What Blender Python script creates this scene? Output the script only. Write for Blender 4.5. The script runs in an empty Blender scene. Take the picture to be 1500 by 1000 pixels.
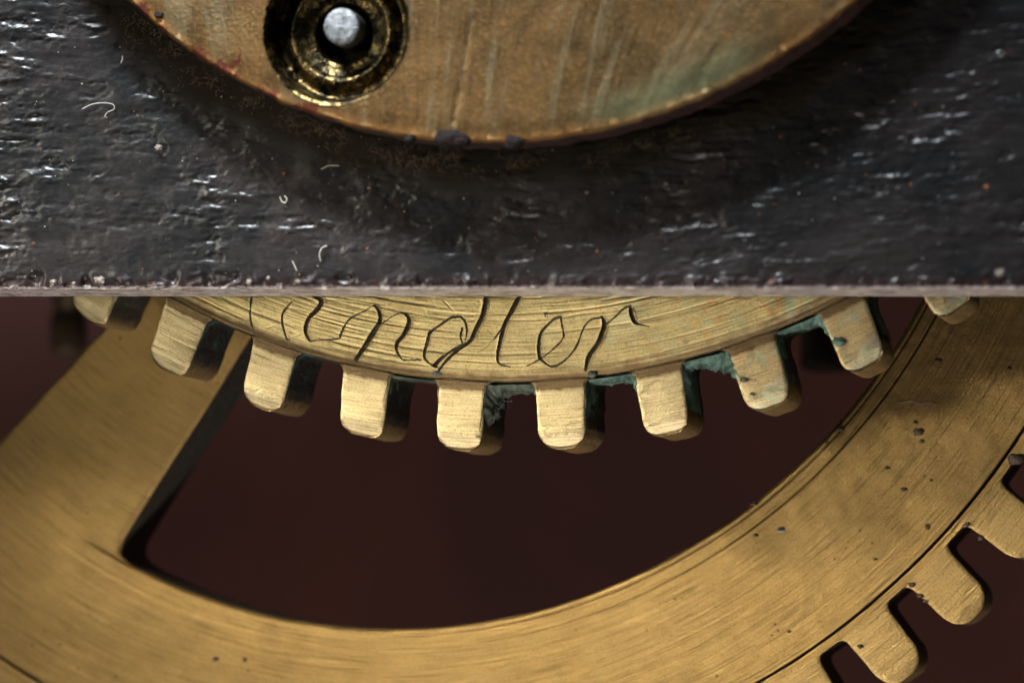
import bpy, math, random
import numpy as np
from mathutils import Vector, Matrix, geometry
random.seed(7)
RNG = np.random.default_rng(11)
scn = bpy.context.scene
col = scn.collection
scn.unit_settings.scale_length = 0.001          # one unit is one millimetre: this is a macro photograph

# ------------------------------------------------------------------ camera
YAW, PITCH, DIST = math.radians(12), math.radians(4), 60.0
_d = np.array([math.sin(YAW)*math.cos(PITCH), -math.cos(YAW)*math.cos(PITCH), -math.sin(PITCH)])
_f = -_d
_r = np.cross(_f, [0, 0, 1.0]); _r /= np.linalg.norm(_r)
_u = np.cross(_r, _f)
ROLL = math.radians(0.985)
_r2 = _r*math.cos(ROLL)+_u*math.sin(ROLL); _u2 = -_r*math.sin(ROLL)+_u*math.cos(ROLL)
CAM = _d*DIST
def at(px, py, Y):
    """pixel of the photograph -> point on the vertical plane at depth Y"""
    v = _f*DIST + _r2*(px-750)/100 - _u2*(py-500)/100
    return CAM + v*((Y-CAM[1])/v[1])
cam_d = bpy.data.cameras.new('camera'); cam = bpy.data.objects.new('camera', cam_d); col.objects.link(cam)
cam.matrix_world = Matrix(((_r2[0], _u2[0], _d[0], CAM[0]), (_r2[1], _u2[1], _d[1], CAM[1]), (_r2[2], _u2[2], _d[2], CAM[2]), (0, 0, 0, 1)))
cam_d.sensor_width = 36; cam_d.lens = 36*DIST/15.0
cam_d.clip_start = 1; cam_d.clip_end = 500
cam_d.dof.use_dof = True
cam_d.dof.focus_distance = 60.1
cam_d.dof.aperture_fstop = 0.11
cam_d.dof.aperture_blades = 9
scn.camera = cam

# ------------------------------------------------------------------ world, lamps, exposure
w = bpy.data.worlds.new('World'); scn.world = w; w.use_nodes = True
w.node_tree.nodes['Background'].inputs[0].default_value = (0.75, 0.85, 1.0, 1)
w.node_tree.nodes['Background'].inputs[1].default_value = 0.045
def area(name, az, el, dist, sx, sy, power, colr, tgt=(0, 0, 0), spread=180):
    a, e = math.radians(az), math.radians(el)
    p = Vector(tgt)+Vector((math.sin(a)*math.cos(e), -math.cos(a)*math.cos(e), math.sin(e)))*dist
    L = bpy.data.lights.new(name, 'AREA'); L.shape = 'RECTANGLE'; L.size = sx; L.size_y = sy; L.energy = power; L.color = colr; L.spread = math.radians(spread)
    o = bpy.data.objects.new(name, L); col.objects.link(o); o.location = p
    o.rotation_euler = (Vector(tgt)-p).to_track_quat('-Z', 'Y').to_euler()
    return o
area('key_lamp', -50, 30, 32, 7, 4.5, 560, (1.0, 0.91, 0.75), (-.2, 0, -5.2), 36)
area('side_lamp', -46, -1, 38, 10, 6, 205, (1.0, 0.93, 0.77), (1.9, 0, -.3), 24)
area('top_lamp', -20, 62, 42, 14, 3.6, 10000, (0.88, 0.96, 1.0), (-5.5, -2, 2.3), 56)
area('low_lamp', -8, -60, 40, 16, 6, 10500, (1.0, 0.91, 0.85), (-0.5, 0, -1), 180)
scn.view_settings.view_transform = 'Standard'; scn.view_settings.look = 'None'
scn.view_settings.exposure = 0; scn.view_settings.gamma = 1

# ------------------------------------------------------------------ helpers
PLATE_Y, DISC_Y, GEAR_Y, WHEEL_Y = -1.9, -2.70, 0.0, 2.4
GEAR_T, WHEEL_T = 1.55, 1.35

def hash3(i, j, k, seed):
    h = (i*374761393 + j*668265263 + k*2147483647 + seed*974634777) & 0xffffffff
    h = ((h ^ (h >> 13))*1274126177) & 0xffffffff
    return ((h ^ (h >> 16)) & 0xffff)/65535.0
def vnoise(x, y, z=0.0, seed=0):
    """smooth gradient noise, about -1..1"""
    x = np.asarray(x, float); y = np.asarray(y, float); z = np.zeros_like(x)+z
    xi, yi, zi = np.floor(x).astype(np.int64), np.floor(y).astype(np.int64), np.floor(z).astype(np.int64)
    xf, yf, zf = x-xi, y-yi, z-zi
    u, v, w_ = [t*t*t*(t*(t*6-15)+10) for t in (xf, yf, zf)]
    def g(di, dj, dk):
        h = hash3(xi+di, yi+dj, zi+dk, seed)*2*math.pi
        h2 = hash3(xi+di, yi+dj, zi+dk, seed+57)*2-1
        s = np.sqrt(1-h2*h2)
        return (xf-di)*np.cos(h)*s+(yf-dj)*np.sin(h)*s+(zf-dk)*h2
    def L(a, b, t): return a+(b-a)*t
    return 1.6*L(L(L(g(0,0,0), g(1,0,0), u), L(g(0,1,0), g(1,1,0), u), v), L(L(g(0,0,1), g(1,0,1), u), L(g(0,1,1), g(1,1,1), u), v), w_)
def fbm(x, y, o=4, seed=0, z=0.0, gain=.5):
    s = 0; a = 1.0; f = 1.0
    for k in range(o):
        s = s+a*vnoise(x*f, y*f, z*f if not np.isscalar(z) else z, seed+k*13); a *= gain; f *= 2.03
    return s
def sstep(a, b, x):
    t = np.clip((x-a)/(b-a), 0, 1); return t*t*(3-2*t)

def link(name, me, parent=None, loc=None):
    o = bpy.data.objects.new(name, me); col.objects.link(o)
    if parent: o.parent = parent
    if loc is not None: o.location = loc
    return o
def empty(name, label, cat, loc, group=None):
    o = bpy.data.objects.new(name, None); col.objects.link(o); o.location = loc
    o['label'] = label; o['category'] = cat
    if group: o['group'] = group
    return o
def tag(o, label, cat, group=None, kind=None):
    if label: o['label'] = label
    if cat: o['category'] = cat
    if group: o['group'] = group
    if kind: o['kind'] = kind
    return o
def mesh_from(name, V, F, mats, smooth=True, fm=None):
    me = bpy.data.meshes.new(name)
    V = np.asarray(V, np.float32); 
    if isinstance(F, np.ndarray):
        n, k = F.shape
        me.vertices.add(len(V)); me.vertices.foreach_set('co', V.ravel())
        me.loops.add(n*k); me.loops.foreach_set('vertex_index', F.astype(np.int32).ravel())
        me.polygons.add(n); me.polygons.foreach_set('loop_start', np.arange(0, n*k, k, dtype=np.int32))
        me.update(calc_edges=True)
    else:
        me.from_pydata([tuple(map(float, v)) for v in V], [], F); me.update()
    me.polygons.foreach_set('use_smooth', np.full(len(me.polygons), smooth, dtype=bool))
    for m in (mats if isinstance(mats, (list, tuple)) else [mats]): me.materials.append(m)
    if fm is not None: me.polygons.foreach_set('material_index', np.asarray(fm, np.int32))
    me.update()
    return me
def grid_faces(n, m, wrap=False, flip=False):
    i = np.arange(n-1)[:, None]; jn = m if wrap else m-1; j = np.arange(jn)[None, :]
    a = i*m+j; b = i*m+(j+1) % m; c = (i+1)*m+(j+1) % m; d = (i+1)*m+j
    q = np.stack([a+0*b, b, c, d], -1).reshape(-1, 4)
    return q[:, ::-1] if flip else q
def submesh(V, F):
    idx, inv = np.unique(F.ravel(), return_inverse=True)
    return V[idx], inv.reshape(F.shape)
def circ(pts, Y):
    A = np.array([[at(a, b, Y)[0], at(a, b, Y)[2]] for a, b in pts])
    s = np.linalg.lstsq(np.c_[2*A, np.ones(len(A))], (A**2).sum(1), rcond=None)[0]
    return s[:2], math.sqrt(s[2]+s[0]**2+s[1]**2)
def pol(r, a, y):   # wheel coordinates: angle 0 points down, positive to the right
    return np.stack([r*np.sin(a), y+0*r+0*a, -r*np.cos(a)], -1)
def ang(px, py, Y, c):
    p = at(px, py, Y); return math.atan2(p[0]-c[0], -(p[2]-c[1]))

# ------------------------------------------------------------------ materials
class NT:
    def __init__(s, name):
        s.m = bpy.data.materials.new(name); s.m.use_nodes = True; s.t = s.m.node_tree; s.b = s.t.nodes['Principled BSDF']
        tc = s.t.nodes.new('ShaderNodeTexCoord'); s.obj = tc.outputs['Object']
    def n(s, ty, **k):
        x = s.t.nodes.new(ty)
        for a, b in k.items(): setattr(x, a, b)
        return x
    def lk(s, a, b): s.t.links.new(a, b)
    def setin(s, sock, v):
        if hasattr(v, 'links') or isinstance(v, bpy.types.NodeSocket): s.lk(v, sock)
        else: sock.default_value = v
    def math(s, op, a, b=0.0, c=0.0, clamp=False):
        x = s.n('ShaderNodeMath', operation=op, use_clamp=clamp)
        s.setin(x.inputs[0], a); s.setin(x.inputs[1], b); s.setin(x.inputs[2], c)
        return x.outputs[0]
    def vec(s, x, y, z):
        c = s.n('ShaderNodeCombineXYZ'); s.setin(c.inputs[0], x); s.setin(c.inputs[1], y); s.setin(c.inputs[2], z); return c.outputs[0]
    def sep(s, v):
        c = s.n('ShaderNodeSeparateXYZ'); s.lk(v, c.inputs[0]); return c.outputs
    def noise(s, v, scale=1, detail=4, rough=.55, dist=0.0):
        x = s.n('ShaderNodeTexNoise'); s.lk(v, x.inputs['Vector']); x.inputs['Scale'].default_value = scale
        x.inputs['Detail'].default_value = detail; x.inputs['Roughness'].default_value = rough; x.inputs['Distortion'].default_value = dist
        return x.outputs['Fac']
    def voro(s, v, scale):
        x = s.n('ShaderNodeTexVoronoi'); s.lk(v, x.inputs['Vector']); x.inputs['Scale'].default_value = scale; return x.outputs['Distance']
    def ramp(s, f, a, b, c0=0.0, c1=1.0):
        x = s.n('ShaderNodeMapRange', interpolation_type='SMOOTHSTEP'); s.setin(x.inputs[0], f)
        for i, v in zip((1, 2, 3, 4), (a, b, c0, c1)): s.setin(x.inputs[i], v)
        return x.outputs[0]
    def mix(s, f, a, b, mode='MIX'):
        x = s.n('ShaderNodeMix', data_type='RGBA', blend_type=mode); s.setin(x.inputs[0], f)
        for i, v in ((6, a), (7, b)):
            if isinstance(v, tuple): x.inputs[i].default_value = (*v[:3], 1)
            else: s.lk(v, x.inputs[i])
        return x.outputs[2]
    def bump(s, h, strength, dist, prev=None):
        x = s.n('ShaderNodeBump'); s.lk(h, x.inputs['Height']); x.inputs['Strength'].default_value = strength; x.inputs['Distance'].default_value = dist
        if prev: s.lk(prev, x.inputs['Normal'])
        return x.outputs[0]
    def out(s, colr, rough, metal, normal=None, spec=None):
        if isinstance(colr, tuple): s.b.inputs['Base Color'].default_value = (*colr[:3], 1)
        else: s.lk(colr, s.b.inputs['Base Color'])
        s.setin(s.b.inputs['Roughness'], rough); s.setin(s.b.inputs['Metallic'], metal)
        if normal: s.lk(normal, s.b.inputs['Normal'])
        if spec is not None: s.setin(s.b.inputs['Specular IOR Level'], spec)
        return s.m

def polar_nodes(t):
    X, Y, Z = t.sep(t.obj)
    r = t.math('SQRT', t.math('ADD', t.math('MULTIPLY', X, X), t.math('MULTIPLY', Z, Z)))
    a = t.math('ARCTAN2', X, t.math('MULTIPLY', Z, -1.0))
    return X, Y, Z, r, a

def brass_turned(name, base, tone, groove_r=None, rust=(0.25, 0.11, 0.04), rough=.42, spots=0.0, tint=0.0, allround=False, dirt_in=None, scale=1.0, lines=()):
    """turned brass: fine arcs round the wheel's centre, tarnish in blotches"""
    t = NT(name); X, Y, Z, r, a = polar_nodes(t)
    fine = t.noise(t.vec(t.math('MULTIPLY', r, 42*scale), t.math('MULTIPLY', a, 9), Y), 1, 5, .65)
    mid = t.noise(t.vec(t.math('MULTIPLY', r, 14*scale), t.math('MULTIPLY', a, 2.2), Y), 1, 4, .6)
    wide = t.noise(t.vec(t.math('MULTIPLY', r, 3.1), t.math('MULTIPLY', a, 2.2), Y), 1, 3, .5)
    grain = t.noise(t.obj, 30, 4, .75)
    blot = t.noise(t.obj, 1.1, 5, .6, .4)
    blot2 = t.noise(t.obj, 4.3, 5, .65, .3)
    c = t.mix(t.ramp(blot, .30, .75, 0, .8), base, tone)
    c = t.mix(t.ramp(fine, .50, .66, 0, .62), c, tuple(v*.38 for v in tone))
    vf = t.noise(t.vec(t.math('MULTIPLY', r, 30), t.math('MULTIPLY', a, 3), Y), 1, 3, .6)
    c = t.mix(t.ramp(vf, .56, .72, 0, .55), c, tuple(min(1, v*1.45) for v in base))
    c = t.mix(t.ramp(mid, .50, .72, 0, .15), c, tuple(min(1, v*1.28) for v in base))
    c = t.mix(t.ramp(grain, .46, .74, 0, .7), c, tuple(v*.42 for v in tone))
    c = t.mix(t.ramp(blot2, .56, .74, 0, .2), c, (tone[0]*.8, tone[1]*.62, tone[2]*.5))
    if tint:
        n1 = t.noise(t.obj, 2.3, 4, .6, .8); n2 = t.noise(t.obj, 3.1, 4, .6, 1.1)
        right = t.ramp(a, -.12, .5) if not allround else 1.0
        side = t.math('MULTIPLY', right, tint)
        c = t.mix(t.math('MULTIPLY', t.ramp(n1, .48, .66), side), c, (.40, .50, .34))
        c = t.mix(t.math('MULTIPLY', t.ramp(n2, .52, .68), side), c, (.62, .30, .10))
        c = t.mix(t.math('MULTIPLY', t.ramp(n2, .30, .42, 1, 0), t.math('MULTIPLY', side, .6)), c, (.58, .34, .28))
    if dirt_in is not None:                     # brown film left by wiping next to the step between disc and teeth
        wob = t.math('ADD', r, t.math('MULTIPLY', t.math('SUBTRACT', blot2, .5), .18))
        d = t.math('MULTIPLY', t.ramp(wob, dirt_in-.24, dirt_in-.03), t.ramp(wob, dirt_in+.10, dirt_in+.17, 1, 0))
        c = t.mix(t.math('MULTIPLY', d, .85), c, (.10, .055, .025))
    if spots:
        v = t.voro(t.obj, 1.7); gate = t.noise(t.obj, 1.3, 2)
        sp = t.math('MULTIPLY', t.ramp(v, .06, .10, 1, 0), t.ramp(gate, .50, .56))
        c = t.mix(t.math('MULTIPLY', sp, spots), c, (.035, .016, .01))
        v2 = t.voro(t.obj, 4.1); sp2 = t.math('MULTIPLY', t.ramp(v2, .05, .11, 1, 0), t.ramp(t.noise(t.obj, 2.9, 2), .53, .58))
        c = t.mix(t.math('MULTIPLY', sp2, spots*.9), c, (.07, .035, .02))
    for rl_, wd_, part_ in lines:               # near-black lines following the turned grooves
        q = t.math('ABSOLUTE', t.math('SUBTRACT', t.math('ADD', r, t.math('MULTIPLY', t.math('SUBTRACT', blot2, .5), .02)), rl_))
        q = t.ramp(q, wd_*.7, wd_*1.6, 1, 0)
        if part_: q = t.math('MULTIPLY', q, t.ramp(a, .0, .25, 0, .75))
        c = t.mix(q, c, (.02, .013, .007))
    ro = t.math('ADD', rough, t.math('MULTIPLY', t.math('SUBTRACT', blot2, .5), .20))
    ro = t.math('ADD', ro, t.math('MULTIPLY', t.math('SUBTRACT', mid, .5), .10), clamp=True)
    nb = t.bump(fine, .40, .022); nb = t.bump(vf, .3, .010, nb); nb = t.bump(mid, .06, .03, nb); nb = t.bump(grain, .45, .018, nb)
    return t.out(c, ro, .96, nb)

def side_wall(name, tipr, rootr, green=.5, dark=(.022, .021, .016)):
    """cut flanks: dull brass near the tooth tip, black oil and verdigris towards the root"""
    t = NT(name); X, Y, Z, r, a = polar_nodes(t)
    n = t.noise(t.obj, 5, 5, .65, .4); n2 = t.noise(t.obj, 2.2, 4, .6, .6); g = t.noise(t.obj, 26, 4, .7)
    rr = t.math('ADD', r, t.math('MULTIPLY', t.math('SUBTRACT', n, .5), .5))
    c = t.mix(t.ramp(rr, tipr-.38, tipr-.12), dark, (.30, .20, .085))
    c = t.mix(t.math('MULTIPLY', t.ramp(n2, .50, .62), t.math('MULTIPLY', t.ramp(rr, rootr+.25, rootr+.7, 1, 0), green)), c, (.055, .12, .095))
    c = t.mix(t.ramp(g, .5, .75, 0, .5), c, (.012, .011, .009))
    nb = t.bump(n, .8, .12); nb = t.bump(g, .7, .05, nb)
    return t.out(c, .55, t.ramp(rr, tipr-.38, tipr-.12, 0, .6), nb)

def plain(name, c0, c1, scale, rough, metal, bump=.4, bd=.05, spec=None, detail=5):
    t = NT(name); n = t.noise(t.obj, scale, detail, .65, .3); g = t.noise(t.obj, scale*6, 3, .7)
    c = t.mix(t.ramp(n, .35, .65), c0, c1)
    nb = t.bump(n, bump, bd); nb = t.bump(g, bump*.6, bd*.3, nb)
    return t.out(c, rough, metal, nb, spec)

def iron_mat(zedge):
    t = NT('blackened_iron'); X, Y, Z = t.sep(t.obj)
    n = t.noise(t.obj, 7, 6, .7, .3); big = t.noise(t.obj, .55, 4, .6, .3)
    st = t.noise(t.vec(t.math('MULTIPLY', X, 10), t.math('MULTIPLY', Y, 14), t.math('MULTIPLY', Z, 32)), 1, 5, .7)
    gr = t.noise(t.obj, 60, 3, .7)
    c = t.mix(t.ramp(big, .4, .62), (.008, .008, .0085), (.015, .0128, .013))
    c = t.mix(t.ramp(n, .62, .75, 0, .5), c, (.034, .028, .028))
    # rust freckles
    v = t.voro(t.obj, 3.3); rs = t.math('MULTIPLY', t.ramp(v, .07, .13, 1, 0), t.ramp(t.noise(t.obj, 2.1, 3), .57, .62))
    c = t.mix(t.math('MULTIPLY', rs, .8), c, (.20, .07, .03))
    # reddish lacquer band just above the lower edge, then bare worn metal along the edge
    zz = t.math('ADD', Z, t.math('MULTIPLY', t.math('SUBTRACT', n, .5), .30))
    c = t.mix(t.ramp(zz, zedge+.02, zedge+.22, .6, 0), c, (.022, .008, .008))
    z2 = t.math('ADD', Z, t.math('MULTIPLY', t.math('SUBTRACT', st, .5), .16))
    bare = t.ramp(z2, zedge-.02, zedge+.055, 1, 0)
    under = t.math('MULTIPLY', bare, t.ramp(st, .36, .5, .12, 1))
    c = t.mix(under, c, (.86, .80, .79))
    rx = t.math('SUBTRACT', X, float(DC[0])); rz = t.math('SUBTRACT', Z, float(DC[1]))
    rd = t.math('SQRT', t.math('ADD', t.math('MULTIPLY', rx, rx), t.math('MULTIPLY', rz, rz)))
    dark_ring = t.ramp(t.math('ADD', rd, t.math('MULTIPLY', t.math('SUBTRACT', big, .5), .9)), float(RD)+.30, float(RD)+.75, 1, 0)  # plate turns darker and duller in a ring round the disc
    c = t.mix(t.math('MULTIPLY', dark_ring, .8), c, (.010, .0075, .004))
    pt = t.noise(t.vec(t.math('MULTIPLY', X, 2.6), t.math('MULTIPLY', Y, 5), t.math('MULTIPLY', Z, 5)), 1, 5, .65, .4)
    c = t.mix(t.math('MULTIPLY', bare, t.ramp(pt, .48, .57, 0, .85)), c, (.05, .026, .022))
    ro = t.math('ADD', t.ramp(n, .3, .7, .22, .36), t.math('ADD', t.math('MULTIPLY', bare, .12), t.math('MULTIPLY', dark_ring, .45)))
    nb = t.bump(st, .16, .03)
    return t.out(c, ro, t.math('MULTIPLY', under, .2), nb, t.math('MULTIPLY_ADD', dark_ring, -.14, .175))

# ------------------------------------------------------------------ measured circles of the place
tips = [(125,468),(250,541),(393,598),(540,639),(682,659),(832,657),(985,639),(1128,600),(1272,541),(1403,461)]
groove = [(310,462),(370,495),(500,533),(580,547),(640,555),(700,560),(780,560),(860,553),(930,540),(1070,505),(1150,478),(1240,440)]
GC, RG = circ(groove, GEAR_Y); GC2, RT = circ(tips, GEAR_Y)
RTIP = float(np.mean([math.hypot(*(np.array([at(a,b,0)[0], at(a,b,0)[2]])-GC)) for a, b in tips]))
inner = [(175,820),(300,875),(400,903),(500,917),(600,918),(700,910),(800,888),(900,850),(1000,808),(1100,745),(1200,655),(1280,550),(1340,450)]
outer = [(1475,640),(1366,798),(1280,876),(1190,946),(1118,996),(10,990)]
WC, RI = circ(inner, WHEEL_Y)
RO = float(np.mean([math.hypot(*(np.array([at(a,b,WHEEL_Y)[0], at(a,b,WHEEL_Y)[2]])-WC)) for a, b in outer]))
disc_pts = [(185,0),(243,45),(315,103),(387,144),(470,173),(563,192),(643,208),(750,205),(967,168),(1095,112),(1159,77),(1249,5)]
DC, RD = circ(disc_pts, DISC_Y)
print('gear', GC, RG, RTIP, 'wheel', WC, RI, RO, 'disc', DC, RD)

# ------------------------------------------------------------------ backdrop (structure)
M_back = plain('dark_maroon_cloth', (.078, .028, .020), (.054, .022, .019), .12, .9, 0, .1, .1, .2)
n = 24; xs = np.linspace(-45, 45, n); zs = np.linspace(-35, 35, n)
XX, ZZ = np.meshgrid(xs, zs); YY = 16+.5*vnoise(XX*.1, ZZ*.1, seed=5)+.004*(XX**2)
V = np.stack([XX, YY, ZZ], -1).reshape(-1, 3)
o = link('background', mesh_from('background', V, grid_faces(n, n), M_back)); tag(o, 'dark maroon out-of-focus backdrop behind the clockwork', None, kind='structure')

# ------------------------------------------------------------------ iron plate
def build_plate():
    p0 = at(750, 423, PLATE_Y); ze = p0[2]
    y0, y1 = PLATE_Y, -0.62; rr = .055
    # profile: down the front, round the arris, back along the underside
    front = np.concatenate([np.linspace(ze+19, ze+4.9, 40)[:-1], np.arange(ze+4.9, ze+rr, -.0205)])
    prof = [(y0, z, -1, 0) for z in front]
    for k in range(1, 7):
        a = k/6*math.pi/2; prof.append((y0+rr-rr*math.cos(a), ze+rr-rr*math.sin(a), -math.cos(a), -math.sin(a)))
    for y in np.arange(y0+rr+.03, y1, .03): prof.append((y, ze, 0, -1))
    prof = np.array(prof)
    xs = np.concatenate([np.linspace(-18, -8.6, 40)[:-1], np.arange(-8.6, 8.9, .0215), np.linspace(8.9, 18, 40)])
    S = np.concatenate([[0], np.cumsum(np.hypot(np.diff(prof[:, 0]), np.diff(prof[:, 1])))])
    XX, SS = np.meshgrid(xs, S)
    P = prof[:, None, :]
    z = P[..., 1]+0*XX
    # forged, lacquered skin: short wrinkles lying roughly level, pits, dents
    wx = XX+.16*vnoise(XX*.7, SS*.9, seed=3); ws = SS+.07*vnoise(XX*.9+7, SS*.9, seed=4)+.05*XX*np.sin(XX*.25)
    amp = .45+.75*sstep(-.35, .5, fbm(XX*.45, SS*.5, 3, 21))
    h = .050*fbm(wx*1.1, ws*1.9, 2, 30)
    rid = 1-np.abs(vnoise(wx*1.8, ws*6.2, seed=41)); rid2 = 1-np.abs(vnoise(wx*4.2, ws*12.5, seed=43)); rid3 = vnoise(wx*9, ws*24, seed=45)
    gate = .30+.70*sstep(-.35, .55, fbm(wx*1.3+5, ws*3.0, 4, 25, gain=.7))
    q = 3.8*fbm(wx*1.35, ws*5.6, 5, 95, gain=.58); fr = q-np.floor(q)
    ter = np.floor(q)+sstep(.60, 1, fr)
    q2 = 1.8*fbm(wx*4.4, ws*13, 3, 120, gain=.5); fr2 = q2-np.floor(q2); ter2 = np.floor(q2)+sstep(.25, 1, fr2)
    h = h*.45+gate*amp*(.0085*ter+.0090*ter2)+gate*.0042*vnoise(wx*9, ws*21, seed=148)
    h += gate*.0042*vnoise(wx*16, ws*31, seed=47)
    smooth_low = sstep(0, .9, z-ze)                          # calmer skin close to the lower edge
    h *= .38+.62*smooth_low
    h += -.022*sstep(.55, .66, fbm(XX*1.1+3, SS*2.3, 4, 60))*(.6+.4*vnoise(XX*8, SS*8, seed=61))   # chipped flakes
    # little crusts along the arris
    edge = np.exp(-((z-ze-.09)/.13)**2)*(P[..., 2] < -.3)
    h += edge*(.055*np.maximum(0, fbm(XX*3.2, SS*4, 3, 70))-.05*sstep(.35, .6, fbm(XX*1.9+9, SS*2, 2, 73)))
    arr = np.exp(-((SS-S[len(front)+3])/.09)**2)
    h += arr*(.038*fbm(XX*4.5, XX*0+1, 4, 80)-.012)
    under = (P[..., 3] < -.9)
    h = np.where(under, h*.25, h)
    V = np.stack([XX, P[..., 0]+P[..., 2]*h, z+P[..., 3]*h], -1).reshape(-1, 3)
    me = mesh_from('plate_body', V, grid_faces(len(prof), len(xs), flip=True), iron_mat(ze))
    root = empty('iron_plate', 'rough black iron plate with a worn bright lower edge, crossing the whole upper half', 'metal plate', (0, 0, 0))
    link('plate_body', me, root)
    # back and top so that the plate is a solid slab
    zt = ze+19
    Vb = [(-18, y1, ze), (18, y1, ze), (18, y1, zt), (-18, y1, zt), (-18, y0, zt), (18, y0, zt)]
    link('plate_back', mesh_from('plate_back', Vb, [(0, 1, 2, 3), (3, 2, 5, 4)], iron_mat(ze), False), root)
    return root, ze
plate, ZE = build_plate()

# ------------------------------------------------------------------ engraved front gear
def stroke(pts, ws): return pts, ws
STROKES = [
 ('u0', [(369.7,430),(366.7,457),(369.7,480),(371,493)], [2,2.6,2.6,2]),
 ('u', [(428,441),(418.5,453),(414,462),(414.7,477),(420,495),(421,498)], [2,2.6,3.2,3,3,2]),
 ('u', [(421,498),(432,492),(444,487.5)], [1.6,1.6,1.2]),
 ('u', [(390,481),(405,475),(411,471)], [1,1.5,1.5]),
 ('u', [(459,434),(471,440),(466,452),(455,463),(449,476),(448.5,488),(454.5,499.5)], [2.5,7,7,6,6,5,2.2]),
 ('u', [(455,500),(465,498),(495,496),(499,490),(505,477),(510,469.5),(518,463),(534,455),(545,448),(549,447)], [1.6,1.6,2,3,3.2,3,2.8,2.2,2,2]),
 ('n', [(549,447),(556,457),(557,470),(549.6,483),(537,503.6),(524,523),(521,528)], [3,5,6,7,7,6,3]),
 ('n', [(557,476),(567,468),(581.6,459.6),(593,459),(600,467),(599,476),(591,491),(582.4,502),(581.6,513),(589.6,526),(599,527),(618,527)], [2,2,2,4,6,7,6.5,5.5,4,2.4,1.4,1]),
 ('d', [(676,464),(663,464),(654,469),(644,476),(631,486),(626,502),(621.6,519.6),(626,529),(636,536),(641,537)], [3,3.6,4,4,4.4,4.4,4,3.4,3,2.5]),
 ('d', [(676,464),(682,472),(684,484),(682,497)], [3.4,3.4,3,2]),
 ('d', [(677.6,480),(675,492),(677.6,502)], [2.4,3,2.6]),
 ('d', [(713,434),(708,460),(697,483),(689,499),(669.6,513),(653.6,529),(641,545)], [6,6.5,6,5.5,5,4.4,3]),
 ('d', [(676,505),(661.6,513),(650,522),(644,527.6),(637,535)], [3,4,4,5.5,6]),
 ('d', [(650,440),(665,456)], [1.3,1.3]),
 ('l', [(757,436),(742,466),(730,489),(716,503.6),(701.6,516)], [2.4,2.6,2.4,2,1.4]),
 ('l', [(761,434),(752,452),(741,473),(733,500),(729,524),(733,533),(748,537)], [6,6.2,5.6,5,4,3,1.2]),
 ('e', [(772,536),(791,525.6),(812,509.6),(825,495),(825,484),(821,463)], [1.8,2.2,2.6,2.6,2.6,2.6]),
 ('e', [(821,463),(809,469.6),(794,485.6),(789.6,503),(791,522),(802,533.6),(813.6,536),(829.6,525.6),(844,508),(853.6,484),(858,476),(866,468),(881,465)], [2.6,3,4.6,5,5,3.6,3,2.8,2.8,3,3,2.6,2]),
 ('r', [(882,464),(885.6,473),(882,489),(876,503),(863,522),(858,542)], [4,6,7,6.5,6.5,4]),
 ('r', [(887,476),(900,465),(914,452),(924,447)], [2.6,2.6,2.6,2.4]),
 ('r', [(924,449),(925.6,460),(930,471),(938,474.6),(951,477.6)], [3,7,6,3,1.2]),
 ('line', [(470,437),(529,444),(548,447.6),(580,454),(636,464),(684,467.6),(740,469),(804,467),(852,460),(900,454.4),(960,441)], [1.6,2,2,2.4,2.2,2.2,2.4,3,3,2.4,1.2]),
]
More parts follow.
